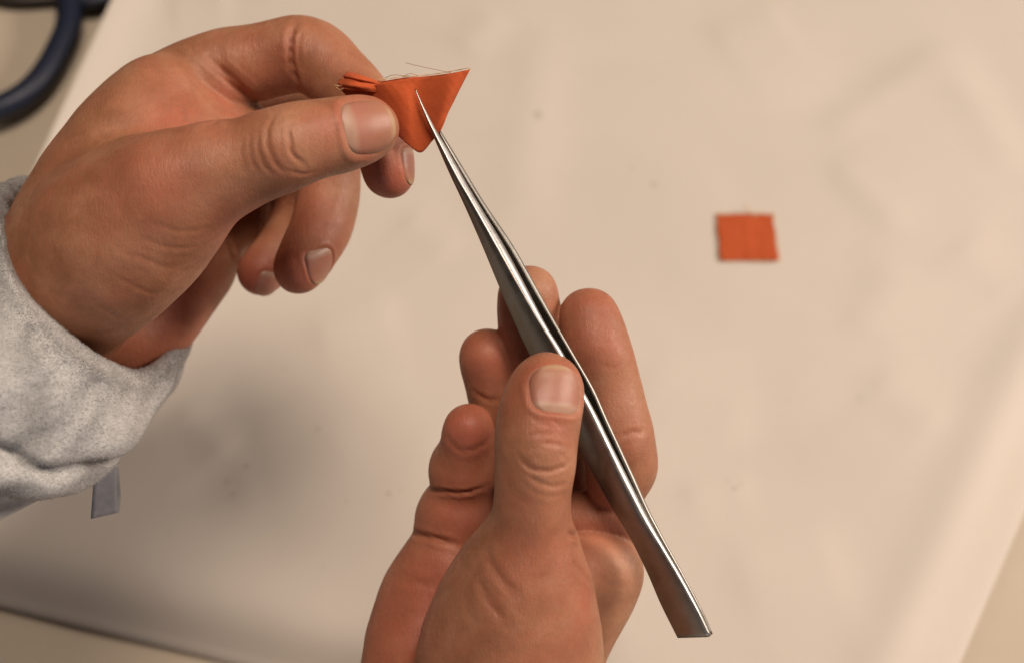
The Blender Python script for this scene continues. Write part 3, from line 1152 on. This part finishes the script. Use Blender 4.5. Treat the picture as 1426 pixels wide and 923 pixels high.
# fleece pile: short curved fibres standing on the outer side
Ns = vertex_normals(SLv, SLf)
if (Ns[3 * 14 * nr:4 * 14 * nr] * rad[3 * 14:4 * 14].reshape(-1, 3)).sum() < 0:
    Ns = -Ns
NF = 150000
rr = rng.uniform(1.0 * 14, 6.6 * 14, NF)
cc = rng.uniform(0, nr, NF)
i0 = np.clip(rr.astype(int), 0, ns - 2)
j0 = cc.astype(int) % nr
fi, fj = (rr - i0)[:, None], (cc - cc.astype(int))[:, None]
def bil(A):
    A = A.reshape(ns, nr, 3)
    j1 = (j0 + 1) % nr
    return (A[i0, j0] * (1 - fi) + A[i0 + 1, j0] * fi) * (1 - fj) + (A[i0, j1] * (1 - fi) + A[i0 + 1, j1] * fi) * fj
base = bil(SLv)
nn = bil(Ns)
front = nn[:, 2] > -0.35                       # the far side of the arm is never seen closely
base, nn = base[front], nn[front]
k = len(base)
clump = np.sin(base[:, :1] * 2.1 + 1) * np.array([[.15, .05, .0]]) + np.sin(base[:, 1:2] * 2.6) * np.array([[.05, .15, .0]])
d1 = nn + rng.normal(size=(k, 3)) * 0.45 + clump
d1 /= np.linalg.norm(d1, axis=1, keepdims=True)
d2 = d1 + rng.normal(size=(k, 3)) * 0.55
d2 /= np.linalg.norm(d2, axis=1, keepdims=True)
ln = rng.uniform(0.3, 0.85, (k, 1))
side = np.cross(d1, rng.normal(size=(k, 3)))
side /= np.linalg.norm(side, axis=1, keepdims=True)
w = 0.035
p0, p1, p2 = base - nn * 0.1, base + d1 * ln * 0.55, base + d1 * ln * 0.55 + d2 * ln * 0.45
FV = np.stack([p0 - side * w, p0 + side * w, p1 + side * w * .8, p1 - side * w * .8, p2], 1).reshape(-1, 3)
q = np.arange(k)[:, None] * 5
FT = np.concatenate([q + np.array([[0, 1, 2]]), q + np.array([[0, 2, 3]]), q + np.array([[3, 2, 4]])], 0)
pile = make_obj('fleece_pile', CW(FV), FT, M_FIBRE, sleeve, smooth=False)
pile['kind'] = 'stuff'
v_, f_ = tube(catmull([CW(C(-80, 560, 345)), CW(C(-320, 770, 316)), (-0.225, 0.02, 0.125), (-0.30, -0.12, 0.08)], 8), np.interp(np.arange(25), [0, 8, 24], [0.022, 0.046, 0.060]), 32)
make_obj('shading_forearm_sleeve', v_, f_, M_FLEECE, sleeve)  # unseen rest of the sleeve, widened to shade the paper's lower left
# hanging ribbon tab
def ribbon(pts_l, pts_r, name, mat, parent, n=8, thick=0.35):
    A = catmull(np.array([C(*p) for p in pts_l]), n)
    Bq = catmull(np.array([C(*p) for p in pts_r]), n)
    m = 7
    G = np.stack([A * (1 - t) + Bq * t for t in np.linspace(0, 1, m)], 1)
    k = len(A)
    V = G.reshape(-1, 3)
    Fq = grid_faces(k, m)
    N_ = vertex_normals(V, Fq)
    V2 = V - N_ * thick
    nP_ = len(V)
    lp = [i for i in range(m)] + [i * m + m - 1 for i in range(1, k)] + [(k - 1) * m + j for j in range(m - 2, -1, -1)] + [i * m for i in range(k - 2, 0, -1)]
    rim_ = np.array([(lp[i], lp[(i + 1) % len(lp)], lp[(i + 1) % len(lp)] + nP_, lp[i] + nP_) for i in range(len(lp))])
    return make_obj(name, CW(np.concatenate([V, V2])), np.concatenate([Fq, Fq[:, ::-1] + nP_, rim_]), mat, parent)


ribbon([(122, 640, 332), (130, 668, 334), (129, 695, 335), (127, 722, 336), (132, 700, 340), (136, 660, 341)],
       [(158, 630, 334), (163, 655, 337), (163, 685, 338), (166, 713, 339), (168, 690, 343), (165, 650, 343)], 'ribbon_tab', M_TAB, sleeve)
# specks of lint caught in the fleece
for pts in ([(104, 500, 309), (107, 494, 308.5), (109, 488, 309)], [(56, 505, 301), (60, 508, 301)]):
    P = CW(np.array([C(*p) for p in pts]))
    v_, f_ = tube(catmull(P, 4), 0.00022, 5)
    make_obj('lint', v_, f_, M_LINT, sleeve)

# ================================================================== RIGHT HAND
TH_R = [(761, 541, 312, 51), (749, 590, 310, 55), (745, 640, 309, 53), (741, 700, 310, 50), (736, 762, 314, 58), (728, 830, 318, 72)]
THEN_R = [(736, 762, 316, 58), (718, 855, 321, 102), (705, 960, 326, 128)]
IDXM_R = [(843, 798, 340, 46), (803, 845, 341, 56), (748, 915, 340, 76), (725, 990, 340, 90)]
PALM_R = [(710, 780, 362, 60), (690, 870, 362, 85), (680, 980, 352, 110)]
WEB_R = [(847, 792, 337, 47), (785, 800, 333, 52)]
IDXP_R = [(866, 726, 341, 36), (798, 722, 343, 38)]
IDX_R = [(820, 443, 337, 42), (832, 492, 336, 46.5), (847, 548, 337, 46), (858, 602, 337, 49.5), (866, 645, 338, 48), (860, 672, 340, 42)]
MID_R = [(735, 412, 338, 42), (740, 470, 341, 43), (755, 560, 348, 45), (775, 640, 352, 48), (790, 700, 356, 48)]
RNG_R = [(678, 496, 342, 39), (688, 540, 345, 38), (704, 590, 349, 42), (720, 660, 353, 45), (735, 735, 358, 50)]
PNK_R = [(652, 595, 336, 34), (650, 622, 339, 36)]
PNK2_R = [(652, 636, 342, 40), (646, 652, 343, 43), (646, 655, 343, 43)]
PNK3_R = [(643, 700, 346, 44), (637, 720, 348, 52), (636, 722, 348, 53)]
ULN_R = [(626, 778, 348, 58), (602, 845, 350, 72), (590, 940, 347, 88)]
ARM_R = [(655, 1010, 338, 130), (645, 1150, 322, 128)]
allp = TH_R + THEN_R + IDX_R + MID_R + RNG_R + PNK_R + ULN_R + WEB_R + ARM_R
lo, hi = bounds(allp, 5)
hi[2] = max(hi[2], -290)
fr_ = Field(lo, hi, H)
palm = fr_.new()
fr_.chain(palm, PALM_R, 5)
fr_.chain(palm, IDXM_R, 5)
fr_.chain(palm, ARM_R, 8)
u_ = fr_.new()
fr_.chain(u_, ULN_R, 3)
palm = Field.smin(palm, u_, 2.0)
u_[:] = 30
fr_.chain(u_, WEB_R, 2)
palm = Field.smin(palm, u_, 3.0)
u_[:] = 30
fr_.chain(u_, TH_R, 1.5)
fr_.chain(u_, THEN_R, 5)
FR = Field.smin(palm, u_, 1.8)
del palm
for ch, k1, k2 in ((IDXP_R, 1.5, 0.9), (IDX_R, 1.0, 0.9), (MID_R, 1.0, 0.6), (RNG_R, 1.0, 0.8), (PNK3_R, 2, 2.5), (PNK2_R, 2, 2.2), (PNK_R, 1.0, 2.2)):
    u_[:] = 30
    fr_.chain(u_, ch, k1)
    FR = Field.smin(FR, u_, k2)
del u_
nails_R = [Nail(fr_, FR, 778, 541, (0.10, -0.98), 11.0, 12.2),
           ]
cr_R = [
    ([(729, 640), (742, 652), (762, 655), (785, 648), (793, 640)], 0.55, 0.6),
    ([(722, 632), (730, 645), (742, 654)], 0.30, 0.5),
    ([(732, 655), (748, 670), (770, 676), (790, 672)], 0.32, 0.6),
    ([(752, 616), (768, 617), (784, 621)], 0.30, 0.5),
    ([(728, 618), (734, 608), (748, 604), (768, 604)], 0.15, 0.55),
    ([(740, 580), (755, 590), (772, 594)], 0.12, 0.45),
    ([(768, 582), (778, 592), (788, 594)], 0.12, 0.45),
    ([(725, 668), (742, 684), (765, 690), (788, 688)], 0.14, 0.6),
    ([(740, 628), (748, 622), (756, 626)], 0.16, 0.45),
    ([(776, 628), (784, 634), (788, 642)], 0.16, 0.45),
    # thumb base folds
    ([(676, 766), (688, 790), (704, 812), (720, 828)], 0.45, 1.0),
    ([(663, 800), (676, 826), (692, 850), (706, 868)], 0.40, 1.1),
    ([(648, 822), (655, 850), (668, 872)], 0.15, 1.2),
    ([(802, 786), (820, 806), (846, 824), (866, 834)], 0.4, 1.0),
    ([(795, 776), (802, 790), (812, 800)], 0.3, 0.7),
    ([(830, 800), (850, 812), (872, 816)], 0.15, 0.8),
    ([(790, 742), (815, 748), (850, 758), (886, 766)], 0.7, 0.8),
    ([(846, 740), (856, 744), (866, 742)], 0.2, 0.5),
    # index finger
    ([(862, 608), (878, 602), (898, 600)], 0.35, 0.7),
    ([(800, 648), (815, 672), (838, 692)], 0.3, 0.7),
    ([(838, 506), (852, 512), (866, 506)], 0.14, 0.6),
    # pinky and palm
    ([(596, 680), (620, 684), (650, 685), (678, 676)], 0.7, 0.7),
    ([(570, 741), (600, 748), (630, 756), (660, 768)], 0.9, 0.8),
    ([(560, 806), (590, 812), (620, 808)], 0.35, 1.2),
    ([(530, 870), (565, 856), (600, 852)], 0.25, 1.2),
    ([(618, 604), (640, 626), (664, 624), (684, 610)], 0.30, 0.9),
    ([(660, 546), (680, 556), (700, 556)], 0.4, 0.8),
]
fl_R = [(765, 530, 9, 0.3), (730, 560, 8, 0.3), (765, 590, 5, 0.45), (820, 430, 10, 0.35), (815, 480, 9, 0.45), (678, 500, 11, 0.55), (652, 595, 9, 0.75),
        (735, 400, 8, 0.2), (715, 460, 10, 0.6), (640, 720, 13, 0.55), (600, 820, 16, 0.6), (570, 880, 20, 0.5), (850, 580, 10, 0.35), (755, 700, 14, 0.15),
        (760, 640, 6, 0.2), (840, 730, 12, 0.5), (830, 780, 8, 0.3), (815, 835, 7, 0.35), (750, 780, 12, 0.25)]
pa_R = [(755, 655, 6, 0.35), (870, 800, 10, 0.7), (755, 385, 5, 0.6), (880, 560, 8, 0.35), (800, 560, 3.5, 0.5), (740, 480, 4, 0.3), (860, 870, 14, 0.5), (865, 700, 8, 0.3)]
bm_R = [(760, 638, 4, 0.4), (840, 470, 8, 0.3), (750, 790, 9, 0.5)]
right = build_hand(fr_, FR, nails_R, cr_R, fl_R, pa_R, bm_R,
                   'right hand, palm up and bare wristed, gripping steel tweezers between thumb and fingers')
del FR

v_, f_ = tube(catmull([CW(C(640, 1105, 330)), CW(C(630, 1200, 322)), (0.015, 0.0, 0.12), (0.06, -0.14, 0.075)], 8), np.linspace(0.030, 0.050, 25), 32)
make_obj('sleeve', v_, f_, M_FLEECE, right)  # sleeve added on the unseen forearm so its shadow darkens the lower left

# ================================================================== TWEEZERS
tw = bpy.data.objects.new('tweezers', None)
COL.objects.link(tw)
DT, DR = 323.5, 323.0
A0 = C(578, 125, DT)
A1 = C(962, 882, DR)
tw.location = CW((A0 + A1) / 2)
props(tw, 'pair of fine pointed stainless steel tweezers held slanting across the middle', 'tweezers')
ax = (A1 - A0)
LEN = np.linalg.norm(ax)
ax /= LEN
e = np.array([0.891, 0.452, 0.0])
e -= ax * (e @ ax)
e /= np.linalg.norm(e)
zt = np.cross(e, ax)
if zt[2] < 0:
    zt = -zt
PHI = math.radians(44)
wdir = math.cos(PHI) * e + math.sin(PHI) * zt
ndir = -math.sin(PHI) * e + math.cos(PHI) * zt
K = DT / FPX
# outline of the arms across the axis: (y, left side, face edge, inner edge, far arm edge)
OUT = np.array([(125, 577.5, 578.3, 578.8, 579.6), (151, 587, 589, 592, 596), (177, 597, 600.5, 605.5, 611), (216, 613.5, 620, 629, 635), (242, 624.5, 633, 643, 650.5),
                (280, 642.5, 655, 665, 673.5), (351.5, 674, 695, 708, 721), (399, 693.6, 721, 733, 747), (447, 714.4, 748.5, 757.5, 773), (487, 733, 773.5, 782, 796),
                (548, 765, 807, 815.5, 831), (572, 777, 819.5, 829, 841), (619, 802, 842, 852, 863), (667, 829, 865, 876.5, 885.5), (714, 855, 889, 900, 906.5),
                (751, 878, 912, 920, 925.5), (799, 901.5, 941, 948, 952), (847, 922, 967, 974, 977), (884, 940.6, 984, 989, 990.5)])


def across(col):
    dx, dy = OUT[:, col] - 578, OUT[:, 0] - 125
    L_ = math.hypot(384, 757)
    return (dx * 384 + dy * 757) / L_ / L_, (dx * 757 - dy * 384) / L_


tt = np.concatenate([np.linspace(0, 0.1, 30), np.linspace(0.1, 1, 150)[1:]])


def smooth_interp(x, xp, fp):
    # monotone cubic
    h = np.diff(xp)
    dlt = np.diff(fp) / h
    m = np.zeros(len(xp))
    m[1:-1] = np.where(dlt[:-1] * dlt[1:] > 0, 2 * dlt[:-1] * dlt[1:] / (dlt[:-1] + dlt[1:] + 1e-12), 0)
    m[0], m[-1] = dlt[0], dlt[-1]
    i = np.clip(np.searchsorted(xp, x) - 1, 0, len(xp) - 2)
    s = (x - xp[i]) / h[i]
    return ((2 * s ** 3 - 3 * s ** 2 + 1) * fp[i] + (s ** 3 - 2 * s ** 2 + s) * h[i] * m[i] + (-2 * s ** 3 + 3 * s ** 2) * fp[i + 1] + (s ** 3 - s ** 2) * h[i] * m[i + 1])


crv = []
for col in (1, 2, 3, 4):
    ta, pa = across(col)
    q_ = smooth_interp(np.clip(tt, ta[0], ta[-1]), ta, pa)
    ker = np.hanning(13) / np.hanning(13).sum()
    q2_ = np.convolve(np.pad(q_, 6, mode='edge'), ker, mode='valid')
    crv.append(np.where(tt > 0.12, q2_, q_))
cL_, cB_, cE_, cD_ = crv
cc_, hw_ = (cL_ + cB_) / 2 * K, np.maximum((cB_ - cL_) / 2, 0.45) * K
df_ = np.maximum(cD_ - cB_, 1.2) * K
th_ = np.minimum(np.maximum(cE_ - cB_, 0.8) * K, df_ * 0.9)


def arm(sign, name, thick_scale):
    V = []
    for i, t in enumerate(tt):
        base = A0 + ax * LEN * t
        ec = cc_[i] if sign > 0 else cc_[i] + df_[i]
        zc_ = (0.5 * df_[i] * math.cos(PHI) / math.sin(PHI)) * sign - (3.6 * math.exp(-(t / 0.075) ** 2) if sign < 0 else 0.0)
        # outer face centre
        p = base + e * ec + zt * zc_
        hw = hw_[i] / math.cos(PHI)
        th = th_[i] / math.sin(PHI) * thick_scale
        ch = min(0.25, th * 0.22, hw * 0.3)
        crown = 0.0
        bul = 0.10 * th
        prof = [(-hw, ch), (-hw + ch, 0), (0, 0), (hw - ch, 0)] + [(hw + bul * math.sin(q * math.pi) - ch * (1 - math.sin(q * math.pi)) * (q in (0, 1)), th * (0.02 + 0.96 * q)) for q in (0.12, 0.35, 0.6, 0.88)] + [(hw - ch, th), (0, th), (-hw + ch, th), (-hw, th - ch)]
        for (a, b) in prof:
            V.append(p + wdir * a - ndir * sign * b + ax * (a + hw) * 0.17 * np.clip((t - 0.9) / 0.1, 0, 1))
    n = 12
    V = np.array(V)
    F = [tuple(f) for f in grid_faces(len(tt), n, True)] + [tuple(range(n)), tuple(range((len(tt) - 1) * n, len(tt) * n))[::-1]]
    if sign < 0:
        F = [f[::-1] for f in F]
    o = make_obj(name, CW(V), F, M_STEEL, tw, smooth=False)
    me = o.data
    me.materials.append(M_POLISH)
    nq = (len(tt) - 1) * n
    mi = np.zeros(len(me.polygons), dtype=np.int32)
    for q_ in range(nq):
        j = q_ % n
        if sign > 0 and (j in (3, 4, 5, 6, 7) or q_ // n < 40 and j not in (1, 2)):
            mi[q_] = 1
    me.polygons.foreach_set('material_index', mi)
    sm = np.array([(q_ % n) in (1, 2, 3, 4, 5, 6, 7) for q_ in range(nq)] + [False] * 2)
    me.polygons.foreach_set('use_smooth', sm)
    return o


arm(1, 'tweezer_arm', 1.0)
arm(-1, 'tweezer_arm', 0.55)
# spacer block that closes the rear end
Vb = []
for t in (0.915, 0.985):
    base = A0 + ax * LEN * t
    i = np.argmin(np.abs(tt - t))
    p = base + e * (cc_[i] + df_[i] * 0.5)
    hw = hw_[i] / math.cos(PHI) * 0.9
    g = 0.30
    for a, b in ((-hw, -g), (hw, -g), (hw, g), (-hw, g)):
        Vb.append(p + wdir * a + ndir * b)
make_obj('weld_block', CW(np.array(Vb)), [(0, 1, 2, 3), (7, 6, 5, 4), (0, 4, 5, 1), (1, 5, 6, 2), (2, 6, 7, 3), (3, 7, 4, 0)], M_STEEL, tw, smooth=False)

# ================================================================== FOLDED ORANGE FABRIC in the left hand
def lattice(rows, nu=10, nv=10):
    A = np.array([[C(*p) for p in r] for r in rows])
    A = np.stack([catmull(A[i], nv) for i in range(A.shape[0])], 0)
    A = np.stack([catmull(A[:, j], nu) for j in range(A.shape[1])], 1)
    return A


def cloth_part(rows, name, mat, parent, thick=0.28, wob=0.03, jag=0.0):
    G = lattice(rows)
    k, m = G.shape[:2]
    V = G.reshape(-1, 3).copy()
    V[:, 2] += wob * np.sin(V[:, 0] * 3.1 + V[:, 1] * 2.2) + wob * 0.6 * np.sin(V[:, 0] * 6.7 - V[:, 1] * 5.1)
    Fq = grid_faces(k, m)
    N_ = vertex_normals(V, Fq)
    if N_[:, 2].mean() < 0:
        Fq = Fq[:, ::-1]
        N_ = -N_
    V2 = V - N_ * thick
    nP_ = len(V)
    lp = [i for i in range(m)] + [i * m + m - 1 for i in range(1, k)] + [(k - 1) * m + j for j in range(m - 2, -1, -1)] + [i * m for i in range(k - 2, 0, -1)]
    rim_ = np.array([(lp[i], lp[(i + 1) % len(lp)], lp[(i + 1) % len(lp)] + nP_, lp[i] + nP_) for i in range(len(lp))])
    uvx, uvy = np.meshgrid(np.linspace(0, 1, k), np.linspace(0, 1, m), indexing='ij')
    ang = math.radians(40)
    U = (V[:, :2] / 22.0) @ np.array([[math.cos(ang), -math.sin(ang)], [math.sin(ang), math.cos(ang)]])
    o = make_obj(name, CW(np.concatenate([V, V2])), np.concatenate([Fq, Fq[:, ::-1] + nP_, rim_]), mat, parent, uv=np.concatenate([U, U]))
    return o, G


fab = bpy.data.objects.new('folded_fabric', None)
COL.objects.link(fab)
fab.location = CW(C(570, 150, 327))
props(fab, 'orange cotton square folded into a triangle, held by the left fingers and tweezers', 'fabric square')
front_rows = [
    [(471, 122, 327), (500, 127, 326.5), (528, 117, 324.5), (560, 111, 325), (590, 109, 325.6), (628, 104.5, 323.2), (655, 97, 323.6)],
    [(482, 134, 328), (506, 138, 327.5), (533, 137, 326), (562, 140, 324.2), (586, 140, 325.8), (622, 132, 323.0), (641, 124, 324.0)],
    [(490, 148, 329), (512, 156, 328.5), (540, 162, 327), (564, 170, 325.0), (589, 168, 326.2), (614, 158, 323.7), (628, 150, 324.4)],
    [(498, 162, 330), (520, 176, 329.5), (548, 186, 328.5), (567, 201, 327), (585, 213, 326.8), (600, 198, 325.4), (613, 181, 323.9)]]
cloth_part(front_rows, 'fabric_front_layer', M_ORANGE, fab)
back_rows = [[(x + (2 if i < 5 else 0), y - (2.2 if r == 0 and i < 6 else 0), d + (1.8, 1.8, 1.8, 1.6, 1.3, 0.5, 0.35)[i]) for i, (x, y, d) in enumerate(row)] for r, row in enumerate(front_rows)]
back_rows[3] = [(x - 2, y - 3, d) for x, y, d in back_rows[3]]
bk, GB = cloth_part(back_rows, 'fabric_back_layer', M_ORANGE, fab)
# pale raw edge along the fold opening
topc = catmull(np.array([C(x, y - 1.6, d - 0.1) for (x, y, d) in [(505, 119, 326), (528, 113.5, 325.6), (560, 109, 326), (590, 106.8, 327.6), (622, 102.6, 325.8), (653, 96.5, 321.8)]]), 10)
v_, f_ = tube(CW(topc), np.concatenate([[0.00005], 0.0001 + 0.00004 * np.sin(np.arange(len(topc) - 2) * 1.3), [0.00005]]), 6)
make_obj('raw_edge', v_, f_, M_RAW, fab)
# gathered corner sticking out behind the thumb
t1 = [[(484, 100, 326), (498, 103, 324.5), (514, 109, 324), (545, 119, 329)],
      [(478, 106, 325), (496, 110, 322.5), (514, 114, 323.6), (545, 122, 329)],
      [(481, 112, 326.5), (498, 116, 324.5), (514, 118, 324.9), (545, 126, 329)]]
t2 = [[(474, 110, 326.5), (490, 111, 323.5), (508, 115, 323.6), (545, 121, 328)],
      [(470, 117, 325.5), (488, 120, 322.6), (508, 122, 323.4), (545, 126, 328)],
      [(477, 122, 326.5), (492, 126, 324.5), (510, 128, 324.6), (545, 131, 328)]]
cloth_part(t1, 'gathered_corner', M_ORANGE, fab)
cloth_part(t2, 'gathered_corner', M_ORANGE, fab)
# threads
hairs = [([(565, 88, 322), (585, 93, 322), (604, 97, 323), (628, 102, 324)], 0.00006),
         ([(536, 109, 324), (548, 105, 323), (562, 106, 323), (578, 107, 324)], 0.00006),
         ([(480, 118, 325), (472, 120, 324), (466, 119, 323.5)], 0.00007), ([(482, 122, 325), (474, 125, 324.5), (468, 122, 324)], 0.00007),
         ([(653, 97, 321), (656, 95, 321)], 0.00008), ([(560, 108, 325), (571, 103, 324), (582, 106, 325)], 0.00005),
         ([(484, 101, 326), (480, 99, 325)], 0.00006), ([(475, 110, 326), (470, 112, 325)], 0.00006)]
for pts, r in hairs:
    P = CW(np.array([C(*p) for p in pts]))
    v_, f_ = tube(catmull(P, 6), r, 5)
    make_obj('loose_thread', v_, f_, M_THREAD if r < 0.000065 else M_RAW, fab)
